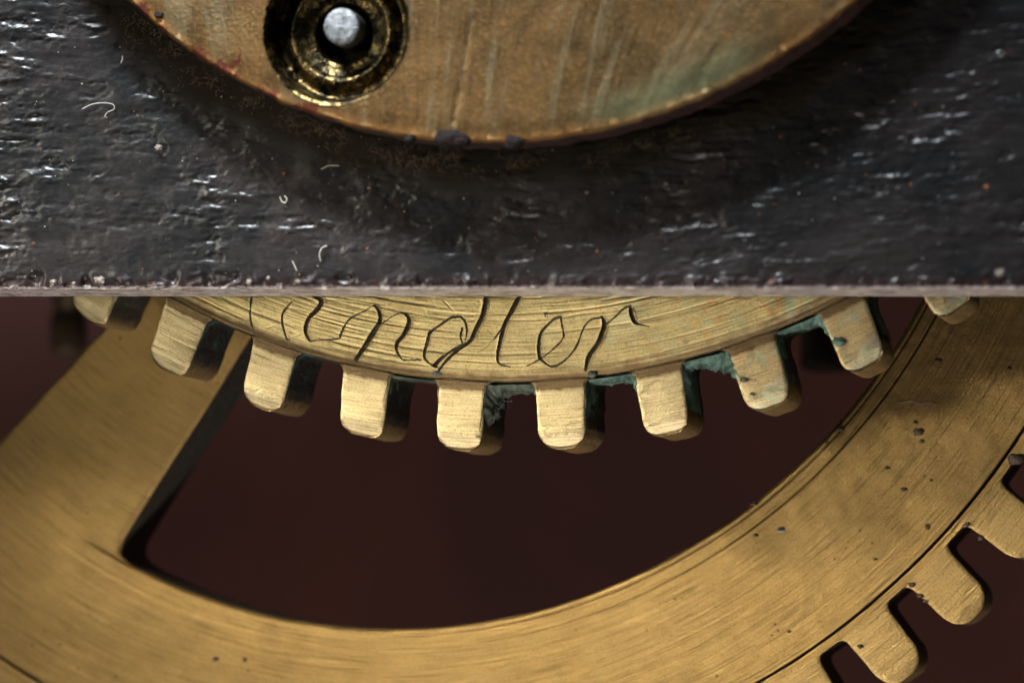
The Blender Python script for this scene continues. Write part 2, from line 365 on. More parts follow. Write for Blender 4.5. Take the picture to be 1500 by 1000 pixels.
def build_gear():
    root = empty('engraved_gear', 'small brass gear with cursive engraving and green-crusted gaps, directly under the iron plate', 'gear', (GC[0], 0, GC[1]))
    Mf = brass_turned('gear_brass', (.74, .60, .29), (.50, .38, .16), rough=.42, tint=.65, dirt_in=RG, spots=.3)
    Mt = brass_turned('tooth_brass', (.66, .54, .30), (.50, .39, .20), rough=.39, tint=.6, dirt_in=RG, spots=.25)
    Mt2 = brass_turned('tarnished_tooth_brass', (.64, .51, .27), (.46, .34, .17), rough=.40, tint=.55, allround=True, dirt_in=RG, spots=.5)
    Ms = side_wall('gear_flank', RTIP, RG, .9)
    Mg = plain('engraving_grime', (.028, .020, .010), (.075, .054, .024), 9, .5, .3, .5, .03)
    # --- front face, a fine polar relief where it can be seen
    rs = np.arange(RG-2.1, RG+.001, .0115); th = np.radians(np.arange(-37.5, 37.5, .062))
    TT, RR = np.meshgrid(th, rs)
    X = RR*np.sin(TT)+GC[0]; Z = -RR*np.cos(TT)+GC[1]
    h = .055*np.ones_like(RR)
    h -= .085*sstep(RG-.13, RG-.015, RR)                             # the worn shoulder
    h += .0045*vnoise(RR*34, TT*7, seed=1)+.0022*vnoise(RR*70, TT*18, seed=2)+.006*fbm(X*2, Z*2, 3, 6)
    h -= .010*sstep(.42, .62, vnoise(RR*13, TT*2.6, seed=9))
    # long stray scratches
    for k in range(46):
        a0 = RNG.uniform(-.6, .6); r0 = RNG.uniform(RG-1.35, RG-.1); sl = RNG.normal(0, .22); ln = RNG.uniform(.03, .16)
        m = (np.abs(TT-a0) < ln)
        dd = np.abs(RR-r0-sl*(TT-a0))
        h -= np.where(m, .010*np.exp(-(dd/.009)**2), 0)
    lab = np.zeros(RR.shape, int); depth_all = np.zeros_like(RR)
    names = ['u0', 'u', 'n', 'd', 'l', 'e', 'r', 'line']
    wig = .006*vnoise(X*7, Z*7, seed=15)
    for nm, pts, ws in STROKES:
        P = np.array([[at(a, b, -.05)[0], at(a, b, -.05)[2]] for a, b in pts])
        # smooth the polyline a little (Catmull-Rom)
        Q = []; W = []
        for i in range(len(P)-1):
            p0, p1, p2, p3 = P[max(i-1, 0)], P[i], P[i+1], P[min(i+2, len(P)-1)]
            for s in np.linspace(0, 1, 6)[:-1]:
                Q.append(.5*((2*p1)+(-p0+p2)*s+(2*p0-5*p1+4*p2-p3)*s*s+(-p0+3*p1-3*p2+p3)*s**3)); W.append(ws[i]+(ws[i+1]-ws[i])*s)
        Q.append(P[-1]); W.append(ws[-1])
        best = np.full(RR.shape, 9.0); side = np.zeros_like(RR)
        lo = np.min(Q, 0)-.15; hi = np.max(Q, 0)+.15
        mask = (X > lo[0]) & (X < hi[0]) & (Z > lo[1]) & (Z < hi[1])
        xm, zm = X[mask], Z[mask]; bd = np.full(xm.shape, 9.0); sd = np.zeros_like(xm)
        for (a, b, wa, wb) in zip(Q[:-1], Q[1:], W[:-1], W[1:]):
            ab = b-a; L2 = ab@ab+1e-9
            t = np.clip(((xm-a[0])*ab[0]+(zm-a[1])*ab[1])/L2, 0, 1)
            dx, dz = xm-a[0]-t*ab[0], zm-a[1]-t*ab[1]
            hw = np.maximum(2.1, wa+(wb-wa)*t)/200*1.08
            q = np.maximum(0, np.hypot(dx, dz)+wig[mask]); q = q/hw
            up = q < bd; bd = np.where(up, q, bd); sd = np.where(up, hw, sd)
        d = np.where(bd < 1, 1.1*sd*(1-bd**1.6), 0)
        burr = .34*sd*np.exp(-((bd-1.25)/.28)**2)*(1+.8*vnoise(xm*30, zm*30, seed=19))*(.4 if nm == 'line' else 1)
        if nm == 'line': d = d*.55
        D = np.zeros_like(RR); D[mask] = d
        B = np.zeros_like(RR); B[mask] = burr*(depth_all[mask] <= 0)
        h = h+B
        up = D > depth_all; depth_all = np.maximum(depth_all, D)
        if nm != 'line': lab[up & (D > .004)] = names.index(nm)+1
    h = h-depth_all
    V = pol(RR, TT, 0).reshape(-1, 3); V[:, 1] = -h.ravel()
    F = grid_faces(len(rs), len(th), flip=True)
    fl = lab.reshape(-1)[F].max(1); fl = np.where((depth_all.reshape(-1)[F] > .006).sum(1) >= 2, fl, 0)
    g2 = fl.reshape(len(rs)-1, len(th)-1); comp = np.zeros_like(g2); nc = 0
    ii, jj = np.nonzero(g2)
    for i0, j0 in zip(ii, jj):
        if comp[i0, j0] or not g2[i0, j0]: continue
        nc += 1; comp[i0, j0] = nc; st = [(i0, j0)]; cells = []
        while st:
            i, j = st.pop(); cells.append((i, j))
            for a_, b_ in ((1, 0), (-1, 0), (0, 1), (0, -1)):
                p_, q_ = i+a_, j+b_
                if 0 <= p_ < g2.shape[0] and 0 <= q_ < g2.shape[1] and not comp[p_, q_] and g2[p_, q_] == g2[i0, j0]: comp[p_, q_] = nc; st.append((p_, q_))
        if len(cells) < 60:
            for c_ in cells: g2[c_] = 0; comp[c_] = 0
    fl = g2.ravel(); comp = comp.ravel()
    v0, f0 = submesh(V, F[fl == 0]); disc = link('gear_disc', mesh_from('gear_disc', v0, f0, Mf), root)
    for k in range(1, nc+1):
        if (comp == k).any():
            v, f = submesh(V, F[comp == k]); link('engraved_stroke', mesh_from('engraved_stroke', v, f, Mg), root)
    # --- rest of the body: hidden centre, rim wall between teeth, back
    th2 = np.linspace(-math.pi, math.pi, 361)
    prof = [(1.2, -.055), (RG-2.1, -.052)]
    A = []
    for r_, y_ in [(1.2, GEAR_T), (1.2, -.04), (RG-2.15, -.04)]: A.append(pol(np.full(361, r_), th2, y_))
    V1 = np.concatenate(A); F1 = grid_faces(3, 361)
    rw = RG+.0
    ya = [.030, .06, .2, .5, 1.0, GEAR_T-.04, GEAR_T]; ra = [rw-.012, rw+.012, rw+.02, rw+.02, rw+.02, rw+.01, rw-.03]
    th3 = np.radians(np.arange(-180, 180.01, .25)); W = np.concatenate([pol(r_+.008*vnoise(th3*60, th3*0+y_*3, seed=22), th3, y_) for r_, y_ in zip(ra, ya)])
    W2 = np.concatenate([W, pol(np.full(len(th3), 1.2), th3, GEAR_T)])
    link('gear_body', mesh_from('gear_body', np.concatenate([V1, W2]), np.concatenate([F1, grid_faces(len(ya)+1, len(th3))+len(V1)]), Ms), root)
    hub = link('hub', lathe_mesh('hub', [(0.0, -.25), (1.0, -.25), (1.25, -.1), (1.25, GEAR_T+.2), (0, GEAR_T+.2)], 48, Ms), root)
    # --- teeth
    tooth_ang = [ang(a, b, 0, GC) for a, b in tips]
    pitch = (tooth_ang[-1]-tooth_ang[0])/9
    tips2 = [(122,466),(241,542),(380,598),(527,638),(672,659),(824,656),(978,636),(1129,597),(1270,537),(1403,453)]
    bases = [(152,392),(273,455),(403,508),(537,545),(676,562),(821,563),(964,542),(1101,504),(1236,449),(1366,385)]
    widths = [.98, .98, .96, 1.0, 1.0, 1.03, .98, 1.0, .96, .96]
    all_t = [(a, i) for i, a in enumerate(tooth_ang)]
    k = 1
    N = int(round(2*math.pi/pitch)); rest = N-10; p2 = (2*math.pi-(tooth_ang[-1]-tooth_ang[0]))/(rest+1)
    for j in range(rest): all_t.append((tooth_ang[-1]+p2*(j+1), -1))
    proto = None
    for a, i in all_t:
        if i >= 0:
            b_, t_ = at(*bases[i], 0), at(*tips2[i], 0)
            a = math.atan2(b_[0]-GC[0], -(b_[2]-GC[1])); tooth_ang[i] = a
            ax = np.array([math.sin(a), -math.cos(a)]); sd_ = np.array([math.cos(a), math.sin(a)])
            dv = np.array([t_[0]-b_[0], t_[2]-b_[2]]); lean = float(dv@sd_)/max(.3, float(dv@ax))
            rt = math.hypot(t_[0]-GC[0], t_[2]-GC[1])
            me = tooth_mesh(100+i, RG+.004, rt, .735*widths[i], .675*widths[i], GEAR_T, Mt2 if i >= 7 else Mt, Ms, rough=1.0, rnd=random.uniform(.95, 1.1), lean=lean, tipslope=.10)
            t = link('tooth', me, root)
        else:
            if proto is None: proto = tooth_mesh(1, RG+.004, RTIP, .71, .64, GEAR_T, Mt, Ms)
            t = link('tooth', proto, root)
        t.rotation_euler = (0, -a, 0)
    # --- verdigris in the gaps
    Mv = NT('verdigris'); n1 = Mv.noise(Mv.obj, 3.5, 5, .65, .6); n2 = Mv.noise(Mv.obj, 9, 5, .7, .3); n3 = Mv.noise(Mv.obj, 30, 3, .7)
    c = Mv.mix(Mv.ramp(n1, .38, .62), (.05, .10, .075), (.18, .31, .25))
    c = Mv.mix(Mv.ramp(n2, .54, .70, 0, .5), c, (.22, .36, .29))
    c = Mv.mix(Mv.ramp(n2, .30, .44, .8, 0), c, (.030, .032, .022))
    nb = Mv.bump(n2, .8, .08); nb = Mv.bump(n3, .7, .04, nb)
    Mvm = Mv.out(c, .75, 0, nb)
    Mk = plain('green_black_crust', (.035, .045, .032), (.12, .15, .11), 6, .7, 0, .9, .08)
    amps = {3: (.03, .01, Mk), 4: (.20, .10, Mk), 5: (.05, .12, Mvm), 6: (.08, .28, Mvm), 7: (.02, .15, Mvm), 8: (.06, .05, Mk)}
    for g, (al, ar, m) in amps.items():
        gap_crust(root, tooth_ang[g], tooth_ang[g+1], al, ar, m, 200+g)
    # dark chips of grime stuck in the step line, green bead on the right-hand teeth
    for (px, py, s, mm) in [(1228, 500, .075, Mvm), (1090, 556, .045, Mk), (800, 462, .06, Mk), (1102, 577, .03, Mk), (640, 546, .06, Mk), (868, 548, .06, Mk)]:
        p = at(px, py, -.03); link('grime_bead', blob_mesh('grime_bead', s, (1.2, .5, .8), mm, int(px)), root, (p[0]-GC[0], p[1], p[2]-GC[1]))
    return root, tooth_ang

def lathe_mesh(name, prof, n, mats, jit=0.0, seed=0, fm=None):
    """prof: (r, y) pairs, revolved about the Y axis; faces outward towards -Y when listed from the centre out"""
    th = np.linspace(-math.pi, math.pi, n, endpoint=False); rows = []
    for k, (r_, y_) in enumerate(prof):
        rr = r_+(jit*vnoise(th*14, th*0+k*.5, seed=seed) if jit and r_ > 0 else 0)+0*th
        yy = y_+(jit*.6*vnoise(th*11+5, th*0+k*.7, seed=seed+3) if jit and r_ > 0 else 0)
        rows.append(pol(rr, th, yy))
    return mesh_from(name, np.concatenate(rows), grid_faces(len(prof), n, wrap=True), mats)

def tooth_outline(r0, r1, w0, w1, rnd=1.0, wob=0.0, seed=0):
    """U-shaped outline in (x sideways, s along the radius), from left root round the tip to right root"""
    L = r1-r0; pts = []
    hw0, hw1 = w0/2, w1/2
    rc = min(hw1*.74*rnd, .32)                      # tip corner radius
    pts += [(-hw0-.10, 0), (-hw0-.055, .012), (-hw0-.02, .045), (-hw0, .10)]
    for s in np.linspace(.16, L-rc, 11): pts.append((-(hw0+(hw1-hw0)*s/L), s))
    for k in range(1, 8):
        a = k/8*math.pi/2; pts.append((-(hw1-rc+rc*math.cos(a)), L-rc+rc*math.sin(a)*1.0))
    for x in np.linspace(-(hw1-rc), (hw1-rc), 4): pts.append((x, L))
    for k in range(7, 0, -1):
        a = k/8*math.pi/2; pts.append(((hw1-rc+rc*math.cos(a)), L-rc+rc*math.sin(a)))
    for s in np.linspace(L-rc, .16, 11): pts.append(((hw0+(hw1-hw0)*s/L), s))
    pts += [(hw0, .10), (hw0+.02, .045), (hw0+.055, .012), (hw0+.10, 0)]
    P = np.array(pts)
    # resample evenly
    d = np.concatenate([[0], np.cumsum(np.hypot(*np.diff(P, axis=0).T))]); t = np.linspace(0, d[-1], 110)
    P = np.stack([np.interp(t, d, P[:, 0]), np.interp(t, d, P[:, 1])], -1)
    if wob:
        nn = fbm(t*3.5, t*0, 3, seed)*wob; P[:, 0] += nn*np.sign(P[:, 0]); P[:, 1] += .7*nn*(P[:, 1] > L*.6)
    return P
def tooth_mesh(seed, r0, r1, w0, w1, T, Mt, Ms, rough=.5, rnd=1.0, bev=.014, tipslope=.05, lean=0.0):
    P = tooth_outline(r0, r1, w0, w1, rnd, .012*rough, seed); n = len(P); L = r1-r0
    # inner spine each outline point walks towards
    S = np.stack([np.clip(P[:, 0], -.0, .0), np.clip(P[:, 1], 0, L-w1*.5)], -1)
    fr = [0, .03, .07, .13, .2, .3, .42, .56, .72, .88, 1.0]
    rows = []
    for k, f in enumerate(fr):
        Q = P+(S-P)*f
        y = np.zeros(n)
        e = f*.33
        y += bev*np.exp(-e/.018)                                  # arris rounding
        y += tipslope*sstep(L-.26, L+.04, Q[:, 1])            # the tip falls away
        y += rough*.010*sstep(.35, .6, vnoise(Q[:, 0]*1.2+seed, Q[:, 1]*16+seed, seed=seed+2))
        y -= rough*(.0045*fbm(Q[:, 0]*4+seed, Q[:, 1]*6, 3, seed)+.0035*vnoise(Q[:, 0]*1.5+seed, Q[:, 1]*24, seed=seed+1))
        y -= rough*.012*sstep(.0, .05, Q[:, 1]-(L-.22-.06*vnoise(Q[:, 0]*3, Q[:, 0]*0+seed, seed=seed)))*(1-sstep(.05, .09, Q[:, 1]-(L-.22)))
        y += .03*(1-sstep(0, .05, Q[:, 1]))*0
        rows.append(np.stack([Q[:, 0], y, Q[:, 1]], -1))
    rows = rows[::-1]
    nf = len(rows)
    for yb in (.06, .2, .5, .9, 1.3, T-.05, T):
        Q = P.copy()
        c = .03 if yb == T else 0
        sc = 1-c
        rows.append(np.stack([Q[:, 0]*sc, np.full(n, yb), Q[:, 1]*(1-c*.3)], -1)+ (rough*.012*fbm(P[:, 0]*3+yb*2, P[:, 1]*4+yb*3, 2, seed+5))[:, None]*np.array([1, 0, 1]))
    rows.append(np.stack([S[:, 0], np.full(n, T), S[:, 1]], -1))
    A = np.concatenate(rows)
    V = np.stack([A[:, 0]+lean*A[:, 2], A[:, 1], -(A[:, 2]+r0)], -1)
    F = grid_faces(len(rows), n)
    fm = np.repeat(np.array([0 if i < nf-1 else 1 for i in range(len(rows)-1)]), n-1)
    return mesh_from('tooth', V, F, [Mt, Ms], True, fm)

def gap_crust(root, a0, a1, al, ar, m, seed):
    """mineral crust lining the gap: down the right flank of one tooth, over the root, down the left flank of the next"""
    def flank(a, sgn, s): # point on tooth at angle a, side sgn, distance s out from the root
        hw = .35-.05*s/(RTIP-RG); c, sn = math.cos(a), math.sin(a); r = RG+s
        return np.array([r*sn+sgn*hw*c, -r*c+sgn*hw*sn])
    A = [flank(a0, 1, s) for s in np.linspace(.72, .03, 22)]
    B = [flank(a1, -1, s) for s in np.linspace(.03, .50, 16)]
    C = [A[-1]+(B[0]-A[-1])*t for t in np.linspace(0, 1, 20)[1:-1]]
    C = [c/np.linalg.norm(c)*(RG+.028) for c in C]
    P = np.array(A+C+B); n = len(P)
    mid = (A[-1]+B[0])/2; mid = mid/np.linalg.norm(mid)*(RG+.55)
    inw = mid-P; inw /= np.linalg.norm(inw, axis=1)[:, None]
    t = np.linspace(0, 1, n)
    prof = np.interp(t, [0, .18, .36, .55, .72, .85, 1], [.02, al*.7, al+.03, (al+ar)*.42, ar, ar*.5, .01])
    ys = np.array([-.004, .02, .06, .12, .2, .32, .46, .62, .8, 1.0, 1.25]); rows = []
    for y in ys:
        d = prof*(1+.9*fbm(P[:, 0]*5+y*2, P[:, 1]*5+y*4, 3, seed))*np.interp(y, [-.01, .02, .10, .5, 1.25], [0.02, .30, 1, .8, .15])
        rows.append(np.stack([P[:, 0]+inw[:, 0]*np.maximum(d, -.02), np.full(n, y), P[:, 1]+inw[:, 1]*np.maximum(d, -.02)], -1))
    link('verdigris_crust', mesh_from('verdigris_crust', np.concatenate(rows), grid_faces(len(ys), n, flip=True), m), root)

def blob_mesh(name, r, sc, m, seed, amp=.35, sub=3):
    import bmesh
    bm = bmesh.new(); bmesh.ops.create_icosphere(bm, subdivisions=sub, radius=1)
    V = np.array([v.co[:] for v in bm.verts])
    k = 1+amp*fbm(V[:, 0]*1.6+seed, V[:, 1]*1.6, 3, seed, z=V[:, 2]*1.6)
    V2 = V*k[:, None]*r*np.array(sc)
    F = np.array([[v.index for v in f.verts] for f in bm.faces]); bm.free()
    return mesh_from(name, V2, F, m)

gear, TA = build_gear()

# ------------------------------------------------------------------ lower wheel
def build_wheel():
    root = empty('large_wheel', 'large brass toothed wheel with wide rim and broad spoke, behind the engraved gear', 'gear', (WC[0], WHEEL_Y, WC[1]))
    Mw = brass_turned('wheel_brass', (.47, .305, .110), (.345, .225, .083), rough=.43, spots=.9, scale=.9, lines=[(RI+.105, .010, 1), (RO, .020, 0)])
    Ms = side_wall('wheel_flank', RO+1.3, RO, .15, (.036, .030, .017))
    Msp = brass_turned('spoke_brass', (.38, .27, .125), (.27, .19, .09), rough=.50, spots=.3, scale=.25)
    rs = np.unique(np.concatenate([np.arange(RI, RI+.30, .012), np.arange(RI+.30, RO-.12, .035), np.arange(RO-.12, RO+.145, .010)]))
    th = np.radians(np.arange(-48, 72.01, .12)); TT, RR = np.meshgrid(th, rs)
    def height(RR, TT):
        h = -.05*np.exp(-((RR-RI)/.03)**2)*(.12+.88*sstep(-.56, -.50, TT))                              # softened inner arris
        fade = sstep(-.12, .12, TT)
        rl = RI+.105
        h = h-fade*(.035*np.exp(-((RR-rl)/.014)**2))-fade*.018*(1-sstep(rl-.03, rl, RR))
        ro = RO+.012*vnoise(TT*9, TT*0, seed=4)
        h = h-.060*np.exp(-((RR-ro)/.015)**2)*(.8+.3*vnoise(TT*40, TT*0, seed=8))
        h = h+.004*vnoise(RR*22, TT*9, seed=3)+.006*fbm(RR*2.2, TT*22, 3, 5)
        for rk, aw in ((RI+1.28, .016), (RI+1.9, .010), (RI+.62, .008)):
            h = h-.6*aw*np.exp(-((RR-rk-.05*np.sin(TT*1.3+rk))/.009)**2)*sstep(-.2, .3, TT)
        return h
    h = height(RR, TT)
    V = pol(RR, TT, 0).reshape(-1, 3); V[:, 1] = -h.ravel()
    link('rim', mesh_from('rim', V, grid_faces(len(rs), len(th), flip=True), Mw), root)
    # rest of the ring, hidden behind the plate, and the cut walls
    t2 = np.radians(np.arange(72.1, 312.01, 1)); V2 = np.concatenate([pol(np.full(len(t2), r_), t2, 0) for r_ in (RI, RO+.14)])
    link('rim', mesh_from('rim', V2, grid_faces(2, len(t2)), Mw), root)
    t3 = np.radians(np.arange(0, 360.01, .5))
    inner_rows = [(RI+.02, WHEEL_T), (RI-.008, WHEEL_T-.05), (RI-.01, 1.0), (RI-.008, .4), (RI-.004, .12), (RI, .055)]
    link('rim_wall', mesh_from('rim_wall', np.concatenate([pol(r_+.01*vnoise(t3*30, t3*0+y_*4, seed=4), t3, y_) for r_, y_ in inner_rows]), grid_faces(6, len(t3)), Ms), root)
    ow = [(RO+.14, .0), (RO+.15, .03), (RO+.15, .5), (RO+.15, WHEEL_T), (RI+.02, WHEEL_T)]
    link('rim_wall', mesh_from('rim_wall', np.concatenate([pol(np.full(len(t3), r_), t3, y_) for r_, y_ in ow]), grid_faces(5, len(t3)), Ms), root)
    # spokes
    def loc(px, py):
        p = at(px, py, WHEEL_Y); return np.array([p[0]-WC[0], p[2]-WC[1]])
    right = [loc(a, b) for a, b in [(200, 831), (186, 822), (178, 813), (176, 804), (181, 788), (195, 765), (240, 693), (300, 601), (362, 500), (430, 392)]]
    left = [loc(a, b) for a, b in [(-118, 770), (-60, 712), (0, 645), (60, 580), (120, 516), (165, 468), (290, 345)]]
    def resamp(P, n):
        P = np.array(P); d = np.concatenate([[0], np.cumsum(np.hypot(*np.diff(P, axis=0).T))]); t = np.linspace(0, d[-1], n)
        return np.stack([np.interp(t, d, P[:, 0]), np.interp(t, d, P[:, 1])], -1)
    hubr = 2.1
    aR = math.atan2(*(lambda v: (v[0], -v[1]))(right[-1])); aL = math.atan2(*(lambda v: (v[0], -v[1]))(left[-1]))
    right.append(np.array([hubr*math.sin(aR), -hubr*math.cos(aR)])); left.append(np.array([hubr*math.sin(aL), -hubr*math.cos(aL)]))
    n = 120; R_ = resamp(right, n); L_ = resamp(left, n)
    # seat the outer end on the rim's inner circle, 2 mm-hundredths short of it so that the joint shows
    for A in (R_, L_):
        nr = np.linalg.norm(A, axis=1); over = nr > RI-.005; A[over] *= ((RI-.005)/nr[over])[:, None]
    m = 60; u = np.linspace(0, 1, m)
    G = L_[:, None, :]*(1-u)[None, :, None]+R_[:, None, :]*u[None, :, None]
    end = G[0]; a_e = np.linspace(math.atan2(L_[0][0], -L_[0][1]), math.atan2(R_[0][0], -R_[0][1]), m)
    arc = np.stack([(RI-.002)*np.sin(a_e), -(RI-.002)*np.cos(a_e)], -1)
    blend = np.exp(-np.arange(n)/8.0)[:, None, None]
    G = G+(arc-end)[None]*blend
    eu = np.minimum(u, 1-u); yb = .035*np.exp(-eu/.012)[None, :]+.004*np.exp(-np.arange(n)/1.0)[:, None]
    Y = yb*1.0-.005*fbm(G[..., 0]*1.5, G[..., 1]*1.5, 3, 9)
    V = np.stack([G[..., 0], Y, G[..., 1]], -1)
    side = lambda E: np.stack([np.stack([E[:, 0], np.full(n, y_), E[:, 1]], -1) for y_ in (.035, .2, .8, WHEEL_T)])
    Fg = grid_faces(n, m)
    VL = np.concatenate([V[:, 0][None], side(G[:, 0])[1:]]); VR = np.concatenate([V[:, -1][None], side(G[:, -1])[1:]])
    VV = np.concatenate([V.reshape(-1, 3), VL.reshape(-1, 3), VR.reshape(-1, 3)])
    FF = np.concatenate([Fg, grid_faces(4, n)+n*m, grid_faces(4, n, flip=True)+n*m+4*n])
    fm = np.concatenate([np.zeros(len(Fg)), np.ones(len(FF)-len(Fg))])
    me = mesh_from('spoke', VV, FF, [Mw, Ms], True, fm)
    for k in range(3):
        s = link('spoke', me, root); s.rotation_euler = (0, -k*2*math.pi/3, 0)
    link('hub', lathe_mesh('hub', [(0, -.1), (1.9, -.1), (2.15, 0), (2.15, WHEEL_T), (0, WHEEL_T)], 64, Msp), root)
    # teeth: the measured gap angles fix the phase
    gaps = [ang(a, b, WHEEL_Y, WC) for a, b in [(1220, 950), (1312, 868), (1402, 778), (1480, 690)]]
    pitch = 2*math.pi/58; print('gapangs', [math.degrees(g) for g in gaps], 'corner', math.degrees(ang(0, 985, WHEEL_Y, WC))); ph = float(np.mean([g-i*pitch for i, g in enumerate(gaps)]))+pitch/2
    tipR = RO+1.19
    Mt = brass_turned('wheel_tooth_brass', (.56, .38, .15), (.43, .29, .11), rough=.45, spots=.7, scale=.8)
    metas = [tooth_mesh(300+i, RO+.135, tipR, .80, .73, WHEEL_T, Mt, Ms, rough=.6, rnd=1.14+.04*i, tipslope=.01) for i in range(3)]
    g0, g3 = gaps[0], gaps[-1]; pv = (g3-g0)/3; nh = 53; pr = (2*math.pi-(g3-g0))/nh
    tooth_a = [g0+pv*(k+.5) for k in range(3)]+[g3+pr*(k+.5) for k in range(nh)]
    for i in range(len(tooth_a)):
        a = tooth_a[i]; t = link('tooth', metas[i % 3], root); t.rotation_euler = (0, -a, 0)
    # dark lumps of old oil on the tooth flanks and on the rim
    Mk = plain('oil_crust', (.030, .018, .010), (.075, .045, .022), 8, .5, 0, .8, .05)
    for (px, py, s, q) in [(1488, 672, .13, 1), (1345, 632, .085, 1), (1350, 646, .04, 2), (1341, 618, .035, 3), (1374, 528, .05, 4), (1478, 539, .035, 5), (1416, 768, .05, 6), (1437, 788, .05, 7), (1336, 856, .05, 8),
                       (1348, 872, .05, 9), (1356, 880, .04, 10), (1324, 716, .045, 11), (1231, 628, .05, 12), (1212, 648, .03, 13), (1107, 783, .035, 14), (1156, 924, .03, 15), (1282, 818, .035, 16), (316, 964, .045, 17),
                       (1300, 685, .04, 18), (1260, 946, .04, 19), (1364, 703, .025, 20), (1145, 775, .05, 21), (88, 943, .03, 22), (1104, 737, .05, 23)]:
        p = at(px, py, WHEEL_Y-.01); link('oil_speck', blob_mesh('oil_speck', s*.85, (1.2, .22, .8), Mk, q, .5, 2), root, (p[0]-WC[0], -.01, p[2]-WC[1]))
    return root
wheel = build_wheel()

# ------------------------------------------------------------------ brass disc on the plate, with its oil sink
def build_disc():
    root = empty('brass_disc', 'tarnished brass disc with a round pivot hole, lying on the iron plate at the top', 'disc', (DC[0], 0, DC[1]))
    t = NT('disc_brass'); X, Y, Z, r, a = polar_nodes(t)
    sx = t.math('ADD', X, t.math('MULTIPLY', Z, t.ramp(X, -3.0, 3.0, .10, -.62)))
    st = t.noise(t.vec(t.math('MULTIPLY', sx, 10), Y, t.math('MULTIPLY', Z, 1.1)), 1, 5, .65, .2)
    st2 = t.noise(t.vec(t.math('MULTIPLY', sx, 3.0), Y, t.math('MULTIPLY', Z, .45)), 1, 4, .6, .5)
    gr = t.noise(t.obj, 19, 5, .75); bl = t.noise(t.obj, .8, 4, .6, .5); b2 = t.noise(t.obj, 5, 5, .65, .4)
    c = t.mix(t.ramp(bl, .38, .64), (.080, .044, .0155), (.044, .026, .0095))
    c = t.mix(t.ramp(st2, .50, .66, 0, .7), c, (.095, .075, .042))
    c = t.mix(t.ramp(st2, .30, .44, .6, 0), c, (.032, .020, .009))
    c = t.mix(t.ramp(st, .48, .70, 0, .32), c, (.09, .062, .028))
    c = t.mix(t.ramp(gr, .50, .72, 0, .75), c, (.17, .088, .028))
    c = t.mix(t.ramp(gr, .30, .46, .6, 0), c, (.028, .017, .008))
    rn = t.math('ADD', r, t.math('MULTIPLY', t.math('SUBTRACT', b2, .5), .22))
    grn = t.math('MULTIPLY', t.ramp(a, .12, .3), t.math('MULTIPLY', t.ramp(a, .42, .6, 1, 0), t.ramp(rn, RD-.7, RD-.2)))
    c = t.mix(t.math('MULTIPLY', grn, .55), c, (.085, .10, .055))
    c = t.mix(t.ramp(rn, RD-.20, RD-.03, 0, .5), c, (.17, .078, .022))
    # remains of red lacquer along the left rim
    v = t.noise(t.vec(t.math('MULTIPLY', a, 28), t.math('MULTIPLY', r, 1.6), Y), 1, 4, .7, .4)
    rl = t.math('ADD', r, t.math('MULTIPLY', t.math('SUBTRACT', v, .5), 1.9))
    red = t.math('MULTIPLY', t.ramp(rl, RD-.06, RD+.0), t.ramp(a, -.34, -.20, 1, .0))
    c = t.mix(t.math('MULTIPLY', red, .9), c, (.055, .012, .008))
    nb = t.bump(st, .28, .03); nb = t.bump(gr, .6, .03, nb); nb = t.bump(st2, .25, .06, nb)
    Md = t.out(c, t.ramp(b2, .3, .7, .38, .56), .92, nb)
    Mr = plain('disc_rim_grime', (.012, .006, .004), (.040, .013, .008), 5, .6, 0, .7, .06)
    hc = at(492, 43, DISC_Y); hx, hz = hc[0]-DC[0], hc[2]-DC[1]; HR = 1.07
    # face: outer circle, sink circle and scattered points between them
    NO, NI = 900, 160
    to = np.linspace(0, 2*math.pi, NO, endpoint=False); ti = np.linspace(0, 2*math.pi, NI, endpoint=False)
    jr = .022*fbm(to*22, to*0+1, 3, 5)+.012*vnoise(to*90, to*0, seed=6)
    jr[(np.abs(to-to) < 0)] = 0
    ro = RD-.06+jr
    pts = [Vector((ro[i]*math.sin(to[i]), -ro[i]*math.cos(to[i]))) for i in range(NO)]
    pts += [Vector((hx+HR*math.sin(x), hz-HR*math.cos(x))) for x in ti]
    edges = [(i, (i+1) % NO) for i in range(NO)]+[(NO+i, NO+(i+1) % NI) for i in range(NI)]
    gx = np.arange(-RD, RD, .05)
    for x in gx:
        for z in np.arange(-RD, -RD+2.6, .05):
            px_, pz_ = x+random.uniform(-.012, .012), z+random.uniform(-.012, .012)
            rr = math.hypot(px_, pz_)
            if rr < RD-.13 and math.hypot(px_-hx, pz_-hz) > HR+.04: pts.append(Vector((px_, pz_)))
    for x in np.arange(-RD, RD, .7):
        for z in np.arange(-RD+2.9, RD, .7):
            if math.hypot(x, z) < RD-.5 and math.hypot(x-hx, z-hz) > HR+.3: pts.append(Vector((x, z)))
    vo, eo, fo, *_ = geometry.delaunay_2d_cdt(pts, edges, [], 0, 1e-6)
    V2 = np.array([v[:] for v in vo]); F = np.array([f[:] for f in fo])
    cen = V2[F].mean(1); keep = (np.hypot(cen[:, 0]-hx, cen[:, 1]-hz) > HR*.9985) & (np.hypot(cen[:, 0], cen[:, 1]) < RD+.1)
    F = F[keep]
    # faces must look towards -Y
    A = V2[F]; cr = (A[:, 1, 0]-A[:, 0, 0])*(A[:, 2, 1]-A[:, 0, 1])-(A[:, 1, 1]-A[:, 0, 1])*(A[:, 2, 0]-A[:, 0, 0])
    F[cr < 0] = F[cr < 0][:, ::-1]
    rr = np.hypot(V2[:, 0], V2[:, 1])
    h = .012*fbm(V2[:, 0]*1.2, V2[:, 1]*1.2, 3, 9)-.02*sstep(RD-.35, RD-.06, rr)
